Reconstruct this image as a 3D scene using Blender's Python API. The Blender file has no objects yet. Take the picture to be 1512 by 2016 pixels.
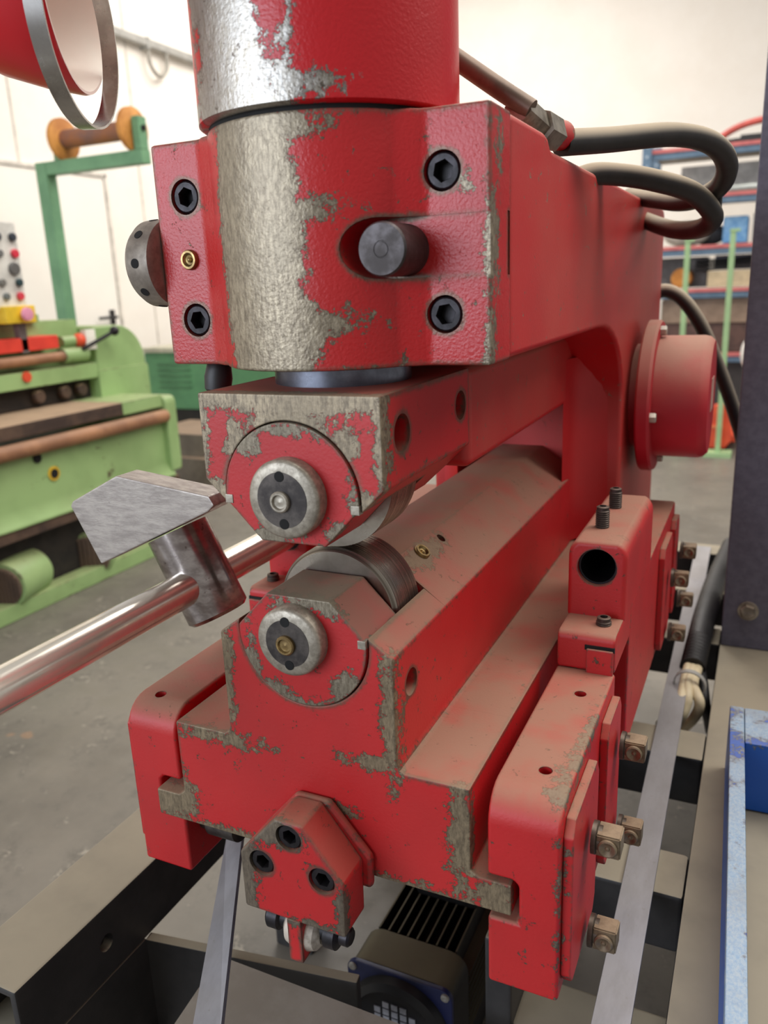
import bpy, bmesh, math, random
from mathutils import Vector, Matrix
random.seed(7)
sc = bpy.context.scene
col = sc.collection

# ---------------------------------------------------------------- camera
CAM_ROT = Matrix(((0.90651581, -0.07943975, 0.41463045),
                  (0.42027588, 0.26278837, -0.86851048),
                  (-0.03996581, 0.96157766, 0.27160843)))
CAM_POS = Vector((0.35876, -0.62788, 1.22))
cd = bpy.data.cameras.new('camera')
cam = bpy.data.objects.new('camera', cd)
col.objects.link(cam)
cam.matrix_world = Matrix.Translation(CAM_POS) @ CAM_ROT.to_4x4()
cd.sensor_fit = 'HORIZONTAL'
cd.sensor_width = 36.0
cd.lens = 36.0 * 1584.4 / 1512.0
cd.clip_start = 0.05
cd.clip_end = 60
cd.dof.use_dof = True
cd.dof.focus_distance = 0.80
cd.dof.aperture_fstop = 7.5
sc.camera = cam

# ---------------------------------------------------------------- world, lights, exposure
w = bpy.data.worlds.new('world')
sc.world = w
w.use_nodes = True
bg = w.node_tree.nodes['Background']
bg.inputs[0].default_value = (1.0, 0.97, 0.935, 1)
bg.inputs[1].default_value = 0.36

def area(name, loc, target, sx, sy, power, color):
    l = bpy.data.lights.new(name, 'AREA')
    l.shape = 'RECTANGLE'
    l.size, l.size_y, l.energy, l.color = sx, sy, power, color
    o = bpy.data.objects.new(name, l)
    col.objects.link(o)
    o.location = loc
    d = Vector(target) - Vector(loc)
    o.rotation_euler = d.to_track_quat('-Z', 'Y').to_euler()
    return o
area('skylight_over_bay', (1.5, 1.4, 4.6), (0.2, 0.7, 0.6), 2.4, 4.5, 225, (1.0, 0.95, 0.89))
area('skylight_rear', (-1.6, 5.4, 4.8), (-1.8, 5.2, 0.0), 5.0, 2.4, 250, (1.0, 0.95, 0.90))
area('window_front', (-2.5, -4.4, 2.0), (0.0, 0.2, 1.25), 4.2, 2.0, 200, (0.78, 0.87, 1.0))
sc.view_settings.view_transform = 'Standard'
sc.view_settings.look = 'None'
sc.view_settings.gamma = 1.0
sc.view_settings.use_curve_mapping = False
sc.view_settings.exposure = 0.14

# ---------------------------------------------------------------- mesh helpers (millimetres; z 100 = floor)
S = 0.001
def V(x, y, z):
    return Vector((x * S, y * S, (z - 100) * S))

class B:
    wn = False
    def __init__(s):
        s.bm = bmesh.new()
    def poly(s, vs, faces):
        bv = [s.bm.verts.new(V(*v)) for v in vs]
        for f in faces:
            try:
                s.bm.faces.new([bv[i] for i in f])
            except ValueError:
                pass
        return s
    def box(s, x0, x1, y0, y1, z0, z1):
        vs = [(x, y, z) for x in (x0, x1) for y in (y0, y1) for z in (z0, z1)]
        return s.poly(vs, [(0, 1, 3, 2), (4, 6, 7, 5), (0, 4, 5, 1), (2, 3, 7, 6), (0, 2, 6, 4), (1, 5, 7, 3)])
    def prism(s, pts, axis, a, b):
        f = {'x': lambda p, t: (t, p[0], p[1]), 'y': lambda p, t: (p[0], t, p[1]), 'z': lambda p, t: (p[0], p[1], t)}[axis]
        n = len(pts)
        vs = [f(p, a) for p in pts] + [f(p, b) for p in pts]
        fs = [tuple(range(n)), tuple(range(2 * n - 1, n - 1, -1))]
        fs += [(i, n + i, n + (i + 1) % n, (i + 1) % n) for i in range(n)]
        return s.poly(vs, fs)
    def lathe(s, prof, o, ax, n=32, cap=True):
        """prof: [(r, h)] along axis ax starting at point o"""
        ax = Vector(ax).normalized()
        u = ax.orthogonal().normalized()
        v = ax.cross(u)
        o = Vector(o)
        rings = []
        for r, h in prof:
            c = o + ax * h
            rings.append([s.bm.verts.new(V(*(c + (u * math.cos(t) + v * math.sin(t)) * max(r, 1e-4))))
                          for t in (2 * math.pi * i / n for i in range(n))])
        for a, b in zip(rings[:-1], rings[1:]):
            for i in range(n):
                s.bm.faces.new((a[i], a[(i + 1) % n], b[(i + 1) % n], b[i]))
        if cap:
            s.bm.faces.new(rings[0][::-1])
            s.bm.faces.new(rings[-1])
        return s
    def cyl(s, p0, p1, r, n=28, r1=None, ch=0):
        p0, p1 = Vector(p0), Vector(p1)
        L = (p1 - p0).length
        r1 = r if r1 is None else r1
        prof = [(r, 0), (r1, L)] if not ch else [(r - ch, 0), (r, ch), (r1, L - ch), (r1 - ch, L)]
        return s.lathe(prof, p0, p1 - p0, n)
    def tube(s, pts, r, n=14, sub=8, rib=0):
        pts = [Vector(p) for p in pts]
        P = []
        if sub > 1 and len(pts) > 2:
            e = [pts[0] * 2 - pts[1]] + pts + [pts[-1] * 2 - pts[-2]]
            for i in range(1, len(e) - 2):
                a, b, c, d = e[i - 1:i + 3]
                for k in range(sub):
                    t = k / sub
                    P.append(0.5 * ((2 * b) + (c - a) * t + (2 * a - 5 * b + 4 * c - d) * t * t + (3 * b - a - 3 * c + d) * t ** 3))
            P.append(pts[-1])
        else:
            P = pts
        prev = None
        rings = []
        for i, p in enumerate(P):
            d = (P[min(i + 1, len(P) - 1)] - P[max(i - 1, 0)]).normalized()
            if prev is None:
                prev = d.orthogonal().normalized()
            prev = (prev - d * prev.dot(d)).normalized()
            q = d.cross(prev)
            rr = r * (1 - rib * (i % 2))
            rings.append([s.bm.verts.new(V(*(p + (prev * math.cos(t) + q * math.sin(t)) * rr)))
                          for t in (2 * math.pi * k / n for k in range(n))])
        for a, b in zip(rings[:-1], rings[1:]):
            for k in range(n):
                s.bm.faces.new((a[k], a[(k + 1) % n], b[(k + 1) % n], b[k]))
        s.bm.faces.new(rings[0][::-1])
        s.bm.faces.new(rings[-1])
        return s
    def ball(s, c, r, sx=1, sy=1, sz=1):
        m = Matrix.Translation(V(*c)) @ Matrix.Diagonal((r * S * sx, r * S * sy, r * S * sz, 1))
        bmesh.ops.create_uvsphere(s.bm, u_segments=20, v_segments=12, radius=1, matrix=m)
        return s
    def bevel(s, off, seg=2, ang=25, sel=None):
        s.bm.normal_update()
        bmesh.ops.recalc_face_normals(s.bm, faces=s.bm.faces)
        es = []
        for e in s.bm.edges:
            if len(e.link_faces) != 2:
                continue
            if e.calc_face_angle(0) < math.radians(ang):
                continue
            if sel:
                m = [((v.co.x / S), (v.co.y / S), (v.co.z / S + 100)) for v in e.verts]
                if not sel(m[0], m[1]):
                    continue
            es.append(e)
        s.wn = True
        bmesh.ops.bevel(s.bm, geom=es, offset=off * S, offset_type='OFFSET', segments=seg, profile=0.5, affect='EDGES', clamp_overlap=True)
        return s
    def rot(s, ang, axis, c):
        bmesh.ops.rotate(s.bm, verts=s.bm.verts, cent=V(*c), matrix=Matrix.Rotation(math.radians(ang), 3, axis))
        return s
    def mesh(s, name, mat, ang=35):
        bmesh.ops.recalc_face_normals(s.bm, faces=s.bm.faces)
        for f in s.bm.faces:
            f.smooth = True
        for e in s.bm.edges:
            if len(e.link_faces) == 2 and e.calc_face_angle(0) > math.radians(ang):
                e.smooth = False
        me = bpy.data.meshes.new(name)
        s.bm.to_mesh(me)
        s.bm.free()
        me.materials.append(mat)
        return me
    def obj(s, name, mat, parent=None, label=None, ang=35):
        o = link(name, s.mesh(name, mat, ang), parent, label)
        if s.wn:
            weighted(o)
        return o

def weighted(o):
    m = o.modifiers.new('weighted_normals', 'WEIGHTED_NORMAL')
    m.keep_sharp = True
    m.weight = 80

def link(name, me, parent=None, label=None):
    o = bpy.data.objects.new(name, me)
    col.objects.link(o)
    if parent:
        o.parent = parent
        o.matrix_parent_inverse = Matrix.Translation(-parent.location) if parent.type == 'EMPTY' else Matrix.Identity(4)
    if label:
        o['label'] = label
    return o

def inst(me, name, parent, p, dirv=(0, 0, 1), roll=0.0, label=None):
    """a copy of a mesh modelled round the origin, its local +Z turned to dirv, at point p (mm)"""
    o = link(name, me, parent, label)
    o.location = V(*p)
    q = Vector(dirv).to_track_quat('Z', 'Y')
    o.rotation_euler = (q.to_matrix() @ Matrix.Rotation(roll, 3, 'Z')).to_euler()
    return o

def cut(o, cutters, name='hole'):
    """real holes: subtract cutter bmeshes, keep the result as plain mesh data"""
    o.modifiers.clear()
    for b in cutters:
        bmesh.ops.recalc_face_normals(b.bm, faces=b.bm.faces)
        cm = bpy.data.meshes.new('tmp')
        b.bm.to_mesh(cm)
        b.bm.free()
        co = bpy.data.objects.new('tmp', cm)
        col.objects.link(co)
        m = o.modifiers.new('b', 'BOOLEAN')
        m.operation = 'DIFFERENCE'
        m.solver = 'EXACT'
        m.object = co
        dg = bpy.context.evaluated_depsgraph_get()
        dg.update()
        nm = bpy.data.meshes.new_from_object(o.evaluated_get(dg))
        o.modifiers.remove(m)
        old = o.data
        o.data = nm
        nm.name = o.name
        bpy.data.objects.remove(co)
        bpy.data.meshes.remove(cm)
        bpy.data.meshes.remove(old)
    bm = bmesh.new()
    bm.from_mesh(o.data)
    for e in bm.edges:
        if len(e.link_faces) == 2:
            e.smooth = e.calc_face_angle(0) < math.radians(35)
    for f in bm.faces:
        f.smooth = True
    bm.to_mesh(o.data)
    bm.free()
    weighted(o)

def thing(name, label, cat, p=(0, 0, 100), group=None):
    o = bpy.data.objects.new(name, None)
    col.objects.link(o)
    o.empty_display_size = 0.05
    o.location = V(*p)
    tag(o, label, cat, group)
    return o

def tag(o, label=None, cat=None, group=None, kind=None):
    if label: o['label'] = label
    if cat: o['category'] = cat
    if group: o['group'] = group
    if kind: o['kind'] = kind
    return o

def arc(cx, cy, rx, ry, a0, a1, n):
    return [(cx + rx * math.cos(math.radians(a0 + (a1 - a0) * i / n)), cy + ry * math.sin(math.radians(a0 + (a1 - a0) * i / n))) for i in range(n + 1)]

def clip(poly, a, b, c):
    """keep a*x+b*y<=c"""
    out = []
    for i in range(len(poly)):
        p, q = poly[i], poly[(i + 1) % len(poly)]
        dp, dq = a * p[0] + b * p[1] - c, a * q[0] + b * q[1] - c
        if dp <= 0: out.append(p)
        if dp * dq < 0:
            t = dp / (dp - dq)
            out.append((p[0] + (q[0] - p[0]) * t, p[1] + (q[1] - p[1]) * t))
    return out

# ---------------------------------------------------------------- materials
def lin(c):
    return tuple(((v / 255) / 12.92 if v / 255 <= 0.04045 else ((v / 255 + 0.055) / 1.055) ** 2.4) for v in c) + (1,)

class N:
    """small node-graph writer"""
    def __init__(s, name):
        s.m = bpy.data.materials.new(name)
        s.m.use_nodes = True
        s.t = s.m.node_tree
        s.p = s.t.nodes['Principled BSDF']
        s.pos = s.t.nodes.new('ShaderNodeTexCoord').outputs['Object']
    def new(s, k, **kw):
        n = s.t.nodes.new(k)
        for a, v in kw.items(): setattr(n, a, v)
        return n
    def put(s, sock, v):
        if hasattr(v, 'links'): s.t.links.new(v, sock)
        else: sock.default_value = v
    def math(s, op, a, b=0.0, clamp=False):
        n = s.new('ShaderNodeMath', operation=op, use_clamp=clamp)
        s.put(n.inputs[0], a); s.put(n.inputs[1], b)
        return n.outputs[0]
    def noise(s, scale, detail=4, rough=0.55, vec=None, dist=0.0):
        n = s.new('ShaderNodeTexNoise')
        s.put(n.inputs['Vector'], vec or s.pos)
        n.inputs['Scale'].default_value = scale
        n.inputs['Detail'].default_value = detail
        n.inputs['Roughness'].default_value = rough
        n.inputs['Distortion'].default_value = dist
        return n.outputs['Fac']
    def stretch(s, v):
        n = s.new('ShaderNodeVectorMath', operation='MULTIPLY')
        s.put(n.inputs[0], s.pos); n.inputs[1].default_value = v
        return n.outputs[0]
    def ramp(s, f, a, b, lo=0.0, hi=1.0):
        n = s.new('ShaderNodeMapRange')
        n.interpolation_type = 'SMOOTHSTEP'
        s.put(n.inputs[0], f)
        for i, v in enumerate((a, b, lo, hi)): n.inputs[i + 1].default_value = v
        return n.outputs[0]
    def mix(s, f, a, b):
        n = s.new('ShaderNodeMix', data_type='RGBA')
        s.put(n.inputs[0], f); s.put(n.inputs[6], a); s.put(n.inputs[7], b)
        return n.outputs[2]
    def bump(s, h, strength, dist=0.001, normal=None):
        n = s.new('ShaderNodeBump')
        n.inputs['Strength'].default_value = strength
        n.inputs['Distance'].default_value = dist
        s.put(n.inputs['Height'], h)
        if normal: s.put(n.inputs['Normal'], normal)
        return n.outputs[0]
    def nz(s):
        g = s.new('ShaderNodeNewGeometry')
        x = s.new('ShaderNodeSeparateXYZ')
        s.t.links.new(g.outputs['Normal'], x.inputs[0])
        return x.outputs[2]

RED = lin((190, 15, 26))
DUST = lin((146, 121, 99))
def paint(name, base=RED, spots=(), edge=0.0, edge_r=0.006, chips=0.70, dust=0.75, dust_lo=0.35, dust_hi=0.95,
          rough=0.36, cast=0.25, metal_a=(150, 140, 122), metal_b=(104, 94, 78), rust=0.35, jag=0.55, tone=None, cs=70.0, metallic=0.55, dustc=None, film=0.10, kept=()):
    """worn machine paint: chipped to bare steel at given places and along edges, dust lying on level faces"""
    g = N(name)
    nA = g.noise(cs, 9, 0.72, None, 0.35)
    nB = g.noise(cs * 4.5, 6, 0.7)
    nz = g.nz()
    nn = g.math('ADD', g.math('MULTIPLY', nA, 0.72), g.math('MULTIPLY', nB, 0.28))
    m = g.ramp(nn, chips - 0.065, chips - 0.055)
    rim = None
    if spots:
        best = None
        for c, r in list(spots) + list(kept):
            cw = V(*c)
            a = g.new('ShaderNodeVectorMath', operation='SUBTRACT')
            g.put(a.inputs[0], g.pos); a.inputs[1].default_value = cw
            b = g.new('ShaderNodeVectorMath', operation='DIVIDE')
            g.put(b.inputs[0], a.outputs[0]); b.inputs[1].default_value = Vector(r) * S
            l = g.new('ShaderNodeVectorMath', operation='LENGTH')
            g.put(l.inputs[0], b.outputs[0])
            d = g.math('MULTIPLY', g.math('SUBTRACT', 1.0, l.outputs['Value']), min(r))
            if (c, r) in kept:      # paint that has survived inside a worn patch
                best = g.math('MINIMUM', best, g.math('MULTIPLY', d, -1.0))
            else:
                best = d if best is None else g.math('MAXIMUM', best, d)
        f = g.math('ADD', best, g.math('MULTIPLY', g.math('SUBTRACT', nA, 0.5), jag * 85))
        f = g.math('ADD', f, g.math('MULTIPLY', g.math('SUBTRACT', nB, 0.5), jag * 42))
        m = g.math('MAXIMUM', m, g.ramp(f, 0.0, 0.5))
        rim = g.ramp(f, 0.0, 5.0, 0.7, 0.0)
    if edge > 0:
        bv = g.new('ShaderNodeBevel', samples=6)
        bv.inputs['Radius'].default_value = edge_r
        ge = g.new('ShaderNodeNewGeometry')
        dt = g.new('ShaderNodeVectorMath', operation='DOT_PRODUCT')
        g.t.links.new(bv.outputs[0], dt.inputs[0]); g.t.links.new(ge.outputs['Normal'], dt.inputs[1])
        e = g.math('SUBTRACT', 1.0, dt.outputs['Value'])
        e = g.math('POWER', g.math('MAXIMUM', e, 0.0), 0.5)
        e = g.math('ADD', g.math('MULTIPLY', e, 2.6 * edge), g.math('MULTIPLY', g.math('SUBTRACT', nn, 0.57), 3.2))
        m = g.math('MAXIMUM', m, g.ramp(e, 0.10, 0.16))
    nC = g.noise(5, 3)
    tone = tone or tuple(v * 0.8 for v in base[:3]) + (1,)
    pc = g.mix(g.ramp(nC, 0.35, 0.7), base, tone)
    fine = g.noise(210, 6, 0.75, g.stretch((1.6, 1, 0.45)))
    mc = g.mix(g.ramp(fine, 0.34, 0.66), lin(metal_a), lin(metal_b))
    mc = g.mix(g.ramp(g.noise(11, 6, 0.7), 0.42, 0.62, 0, 0.55), mc, lin(tuple(v * 0.78 for v in metal_a)))
    mc = g.mix(g.ramp(g.noise(120, 5, 0.7), 0.60, 0.68, 0, rust), mc, lin((64, 46, 32)))
    if rim is not None:
        mc = g.mix(rim, mc, lin((66, 58, 50)))
    c = g.mix(m, pc, mc)
    dn = g.math('MULTIPLY', g.ramp(nz, dust_lo, dust_hi), g.ramp(g.noise(16, 5), 0.22, 0.6, 0.62, 1.0))
    dn = g.math('MULTIPLY', dn, dust, True)
    thin = g.math('MULTIPLY', g.ramp(nz, -0.4, 0.4, 0.0, film if dust > 0 else 0.0), g.ramp(g.noise(4, 4), 0.35, 0.65, 0.5, 1.3))
    dn = g.math('MAXIMUM', dn, thin)
    c = g.mix(dn, c, dustc or DUST)
    g.put(g.p.inputs['Base Color'], c)
    g.put(g.p.inputs['Metallic'], g.math('MULTIPLY', g.math('MULTIPLY', m, metallic), g.math('SUBTRACT', 1.0, dn)))
    r = g.math('ADD', rough, g.math('MULTIPLY', dn, 0.45), True)
    g.put(g.p.inputs['Roughness'], g.math('ADD', r, g.math('MULTIPLY', m, 0.06)))
    h = g.math('ADD', g.math('MULTIPLY', g.noise(360, 3, 0.5), cast), g.math('MULTIPLY', g.math('SUBTRACT', 1.0, m), 0.4))
    g.put(g.p.inputs['Normal'], g.bump(h, 0.8, 0.0009))
    return g.m

def steel(name, a, b, rough=0.35, metallic=0.9, scale=40, stretch=(1, 1, 1), dust=0.0, bumpv=0.15, lo=0.35, hi=0.65, dustc=None, rough_v=0.1, spots=0.0, dlo=0.3, dhi=0.95):
    g = N(name)
    v = g.stretch(stretch)
    n1 = g.noise(scale, 6, 0.65, v)
    c = g.mix(g.ramp(n1, lo, hi), lin(a), lin(b))
    if spots:
        c = g.mix(g.ramp(g.noise(130, 4, 0.6), 0.64, 0.72, 0, spots), c, lin((70, 48, 32)))
    dn = 0.0
    if dust:
        dn = g.math('MULTIPLY', g.ramp(g.nz(), dlo, dhi), g.ramp(g.noise(9, 5), 0.2, 0.6, 0.7, 1.0))
        dn = g.math('MULTIPLY', dn, dust, True)
        c = g.mix(dn, c, dustc or DUST)
        g.put(g.p.inputs['Metallic'], g.math('MULTIPLY', metallic, g.math('SUBTRACT', 1.0, dn)))
        g.put(g.p.inputs['Roughness'], g.math('ADD', rough, g.math('MULTIPLY', dn, 0.45), True))
    else:
        g.p.inputs['Metallic'].default_value = metallic
        g.put(g.p.inputs['Roughness'], g.ramp(n1, 0.3, 0.7, rough, rough + rough_v))
    g.put(g.p.inputs['Base Color'], c)
    if bumpv:
        g.put(g.p.inputs['Normal'], g.bump(g.noise(scale * 4, 4, 0.6, v), bumpv, 0.0005))
    return g.m

def plain(name, a, b=None, rough=0.5, metallic=0.0, scale=12, bumpv=0.05, emit=0):
    b = b or tuple(v * 0.86 for v in a)
    return steel(name, a, b, rough, metallic, scale, bumpv=bumpv)

BLACK_OX = steel('black_oxide', (46, 42, 46), (30, 28, 30), 0.38, 0.6, 60)
SOCKET = plain('socket_dark', (14, 13, 14), (9, 9, 9), 0.7)
CHROME = steel('chrome_bar', (236, 231, 218), (224, 219, 206), 0.17, 0.72, 30, bumpv=0.0, rough_v=0.06)
ROLLER = steel('ground_roller_steel', (178, 170, 158), (104, 95, 84), 0.22, 0.92, 12, (0.4, 40, 0.4), bumpv=0.12, rough_v=0.15)
GROUND = steel('scratched_plate_steel', (176, 168, 160), (142, 134, 128), 0.44, 0.5, 150, (.3, 1, 1.3), bumpv=0.35, spots=0.3, lo=0.3, hi=0.7)
COLLAR = steel('blued_collar_steel', (176, 168, 164), (132, 122, 118), 0.15, 0.92, 40, (1, 1, 2), bumpv=0.08, spots=0.6)
CAPST = steel('worn_cap_steel', (92, 86, 82), (58, 54, 53), 0.4, 0.75, 45, bumpv=0.15)
RIMST = steel('polished_rim_steel', (170, 162, 148), (138, 130, 117), 0.42, 0.6, 150, bumpv=0.2)
BRASS = steel('brass_fitting', (166, 142, 96), (118, 98, 66), 0.34, 0.85, 60)
TANST = steel('dusty_square_head', (150, 134, 110), (112, 98, 78), 0.45, 0.6, 70, dust=0.35)
PINST = steel('dark_pin_steel', (84, 79, 80), (62, 57, 56), 0.45, 0.7, 50)
NUTST = steel('knurled_nut_steel', (150, 141, 130), (112, 103, 94), 0.45, 0.5, 30)
DISCST = steel('piston_disc_steel', (120, 124, 136), (90, 92, 102), 0.25, 0.9, 20)
RUBBER = steel('dusty_rubber_hose', (40, 35, 34), (28, 25, 25), 0.5, 0.0, 30, dust=0.95, dustc=lin((178, 164, 142)), dlo=-0.05, dhi=0.75)
RUBBER2 = plain('black_rubber', (26, 24, 25), None, 0.5)
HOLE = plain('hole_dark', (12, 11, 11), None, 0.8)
BASEST = steel('grey_base_paint', (62, 60, 60), (48, 47, 48), 0.42, 0.3, 12, dust=0.95, dustc=lin((146, 137, 118)), bumpv=0.1)
FLATBAR = steel('flat_bar_steel', (142, 144, 158), (122, 124, 138), 0.42, 0.45, 40, (1, 0.3, 1), dust=0.5, dustc=lin((148, 141, 126)), spots=0.35)
COLUMN = steel('blue_grey_column_paint', (104, 102, 116), (92, 90, 104), 0.5, 0.15, 60, bumpv=0.25)
MOTOR = steel('motor_black', (40, 39, 40), (26, 25, 27), 0.5, 0.2, 40, dust=0.75, dustc=lin((128, 120, 96)))
MOTORD = plain('motor_dark', (26, 26, 32), (18, 18, 22), 0.45)
MOTORB = plain('motor_blue_edge', (36, 44, 96), (26, 30, 60), 0.4)
GRIDC = plain('grille_light', (170, 172, 182), (120, 122, 130), 0.5)

# red paint variants: same paint, each with its own wear
RED_BODY = paint('red_frame_paint', edge=0.3, chips=0.745, dust=0.7, dust_lo=0.1, rough=0.42, film=0.34)
RED_HEAD = paint('red_head_paint', spots=[((-20, -40, 1350), (47, 120, 160)), ((-6, -40, 1285), (46, 90, 42)), ((22, -40, 1292), (42, 60, 12)), ((24, -40, 1380), (30, 60, 9)),
                 ((-10, -60, 1440), (60, 60, 14)), ((162, 6, 1345), (9, 14, 44)), ((162, 2, 1272), (9, 12, 30)), ((166, 22, 1420), (8, 12, 30)),
                 ((86, -44, 1420), (9, 14, 14)), ((20, -62, 1247), (150, 60, 7)), ((140, 0, 1393), (6, 6, 8))],
                 edge=0.8, edge_r=0.008, chips=0.72, dust=0.4, dust_lo=0.5, rough=0.33, cast=0.7, metal_a=(168, 156, 134), metal_b=(108, 98, 82))
RED_WEB = paint('red_web_paint', chips=0.8, dust=0.7, dust_lo=0.1, rough=0.42, film=0.1)
RED_CYL = paint('red_cylinder_paint', spots=[((-24, -40, 1540), (56, 120, 200)), ((14, -40, 1464), (46, 90, 13)), ((46, -45, 1545), (22, 60, 13)), ((16, -50, 1590), (40, 60, 14)), ((-84, -20, 1460), (20, 60, 9))],
                chips=0.76, dust=0.0, rough=0.32, cast=0.6, metal_a=(196, 192, 186), metal_b=(150, 140, 124), rust=0.75, jag=0.42, metallic=0.85, kept=(((15, -60, 1528), (9, 90, 40)), ((-70, -40, 1500), (5, 90, 12))))
RED_JAW = paint('red_jaw_paint', spots=[((0, -60, 1236), (110, 20, 20)), ((90, -58, 1200), (10, 16, 70)), ((-92, -60, 1190), (11, 22, 80)), ((0, -60, 1213), (52, 14, 14)), ((72, -60, 1146), (24, 14, 12)), ((-74, -60, 1148), (22, 14, 14)),
                 ((-52, -60, 1196), (13, 14, 22)), ((54, -60, 1196), (12, 14, 18))],
                edge=0.9, edge_r=0.010, chips=0.70, dust=0.55, rough=0.42, metal_a=(164, 150, 126), metal_b=(104, 94, 80), jag=0.55)
RED_DISC = paint('red_bush_paint', spots=[((-42, -62, 1196), (16, 12, 14)), ((54, -62, 1120), (20, 12, 14)), ((-40, -62, 1112), (50, 12, 8)), ((62, -62, 1170), (7, 12, 40)), ((0, -62, 1208), (40, 12, 6)),
                 ((46, -62, 975), (16, 12, 18)), ((-54, -62, 985), (9, 12, 40)), ((20, -62, 1052), (50, 12, 9)), ((10, -62, 952), (60, 12, 8)), ((-30, -62, 962), (14, 12, 12))],
                 edge=0.6, edge_r=0.006, chips=0.68, dust=0.95, dust_lo=0.2, rough=0.45, dustc=lin((112, 103, 86)))
RED_ARM = paint('red_lower_arm_paint', spots=[((86, -60, 955), (10, 18, 70)), ((66, -60, 903), (30, 10, 9)), ((150, -60, 850), (14, 12, 60)), ((34, -60, 846), (14, 10, 9)),
                 ((-176, -60, 812), (34, 16, 40)), ((-90, -60, 985), (12, 16, 90)), ((-110, -60, 893), (60, 14, 9)), ((60, -60, 778), (150, 18, 10)), ((180, -60, 795), (30, 14, 16)), ((-100, -60, 780), (100, 14, 9)), ((46, 120, 1044), (14, 60, 14))],
                edge=0.8, edge_r=0.008, chips=0.70, dust=0.85, dust_lo=0.3, rough=0.42, jag=0.55, metal_a=(150, 134, 108), metal_b=(104, 92, 74))
RED_RAIL = paint('red_rail_paint', edge=0.35, edge_r=0.005, chips=0.74, dust=0.8, dust_lo=0.2, rough=0.45, film=0.08, spots=[((232, 10, 896), (7, 90, 8)), ((238, -60, 800), (3, 6, 70)), ((226, -10, 895), (8, 30, 7))])
RED_NOSE = paint('red_nose_paint', spots=[((-52, -112, 790), (17, 14, 62)), ((-20, -112, 844), (40, 16, 17)), ((54, -112, 770), (8, 14, 40)), ((30, -112, 752), (40, 14, 8))],
                 edge=0.8, edge_r=0.007, chips=0.68, dust=0.75, rough=0.42, metal_a=(128, 116, 100), metal_b=(90, 82, 72), jag=0.45)
RED_MOTOR = paint('red_gear_motor_paint', base=lin((192, 14, 40)), chips=0.75, dustc=lin((176, 142, 122)), dust=0.9, dust_lo=-0.2, dust_hi=1.0, rough=0.45)
RED_LAMP = paint('red_lamp_enamel', base=lin((200, 30, 40)), spots=[((-300, -20, 1525), (26, 30, 12))], chips=0.78, dust=0.0, rough=0.28, cast=0.05, metal_a=(140, 128, 112), metal_b=(128, 116, 100), jag=0.12)
GREEN = paint('pale_green_paint', base=lin((150, 182, 120)), tone=lin((134, 164, 106)), chips=0.69, edge=0.3, edge_r=0.012, dust=0.35, rough=0.45, metal_a=(96, 82, 58), metal_b=(70, 56, 40), cs=9, metallic=0.1)
GREEN2 = plain('mid_green_paint', (112, 158, 118), (98, 142, 106), 0.5, scale=5)
GREEN3 = plain('dark_green_cabinet', (92, 148, 100), (82, 132, 92), 0.55, scale=5)
RUSTY = steel('rusty_brown_roll', (164, 118, 84), (132, 92, 66), 0.6, 0.1, 6, dust=0.35)
DKRUST = steel('dark_rusty_edge', (92, 72, 58), (58, 44, 38), 0.65, 0.1, 7, dust=0.8, dustc=lin((176, 150, 122)))
ORANGE = plain('orange_paint', (226, 86, 48), (206, 70, 40), 0.45)
WOOD = plain('spool_wood', (206, 142, 66), (170, 108, 48), 0.65, scale=9)
WIRE = plain('brown_wire_winding', (122, 88, 78), (156, 98, 60), 0.6, scale=7)

# ---------------------------------------------------------------- room
def make_floor():
    g = N('concrete_floor')
    n1 = g.noise(1.6, 8, 0.65)
    n2 = g.noise(9, 6, 0.7)
    n3 = g.noise(38, 5, 0.65)
    c = g.mix(g.ramp(n1, 0.34, 0.66), lin((100, 95, 87)), lin((120, 114, 104)))
    c = g.mix(g.ramp(n2, 0.5, 0.68, 0, 0.5), c, lin((78, 74, 67)))
    c = g.mix(g.ramp(g.math('MULTIPLY', n3, n2), 0.32, 0.4, 0, 0.55), c, lin((170, 162, 146)))
    c = g.mix(g.ramp(g.noise(5.5, 2), 0.73, 0.76, 0, 0.4), c, lin((158, 120, 88)))
    g.put(g.p.inputs['Base Color'], c)
    g.put(g.p.inputs['Roughness'], g.ramp(n2, 0.3, 0.7, 0.34, 0.55))
    g.put(g.p.inputs['Normal'], g.bump(n3, 0.12, 0.002))
    tag(B().box(-9000, 6000, -6000, 12000, 40, 100).obj('floor', g.m), 'worn grey concrete workshop floor with pale and dark stains', kind='structure')
make_floor()
WALL = plain('white_wall_paint', (250, 243, 233), (246, 238, 227), 0.7, scale=2, bumpv=0.02)
SEAM = plain('wall_seam_grey', (226, 218, 206), None, 0.7)
DOORM = plain('door_white', (250, 244, 234), (247, 240, 230), 0.6, scale=2, bumpv=0.0)
tag(B().box(-4760, -4640, -6000, 9100, 100, 6000).obj('wall_left', WALL), 'white workshop wall behind the green machine', kind='structure')
tag(B().box(-4640, 6000, 9000, 9100, 100, 6000).obj('wall_back', WALL), 'white workshop wall behind the shelf rack', kind='structure')
for i, y in enumerate((3975, 5250, 6600), 1):
    tag(B().box(-4640, -4632, y - 6, y + 6, 100, 5600).obj('trim_%d' % i, SEAM), 'pale vertical joint strip of the white left wall', kind='structure')
dr = tag(bpy.data.objects.new('door_1', None), 'tall white door with a black lever handle in the left wall', kind='structure')
col.objects.link(dr)
dr.location = V(-4640, 4300, 100)
B().box(-4640, -4618, 3300, 4780, 104, 2240).bevel(4).obj('door_leaf', DOORM, dr)
B().box(-4640, -4606, 4784, 4806, 100, 2270).obj('door_frame', SEAM, dr)
B().box(-4640, -4606, 3300, 4806, 2244, 2270).obj('door_frame', SEAM, dr)
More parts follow.
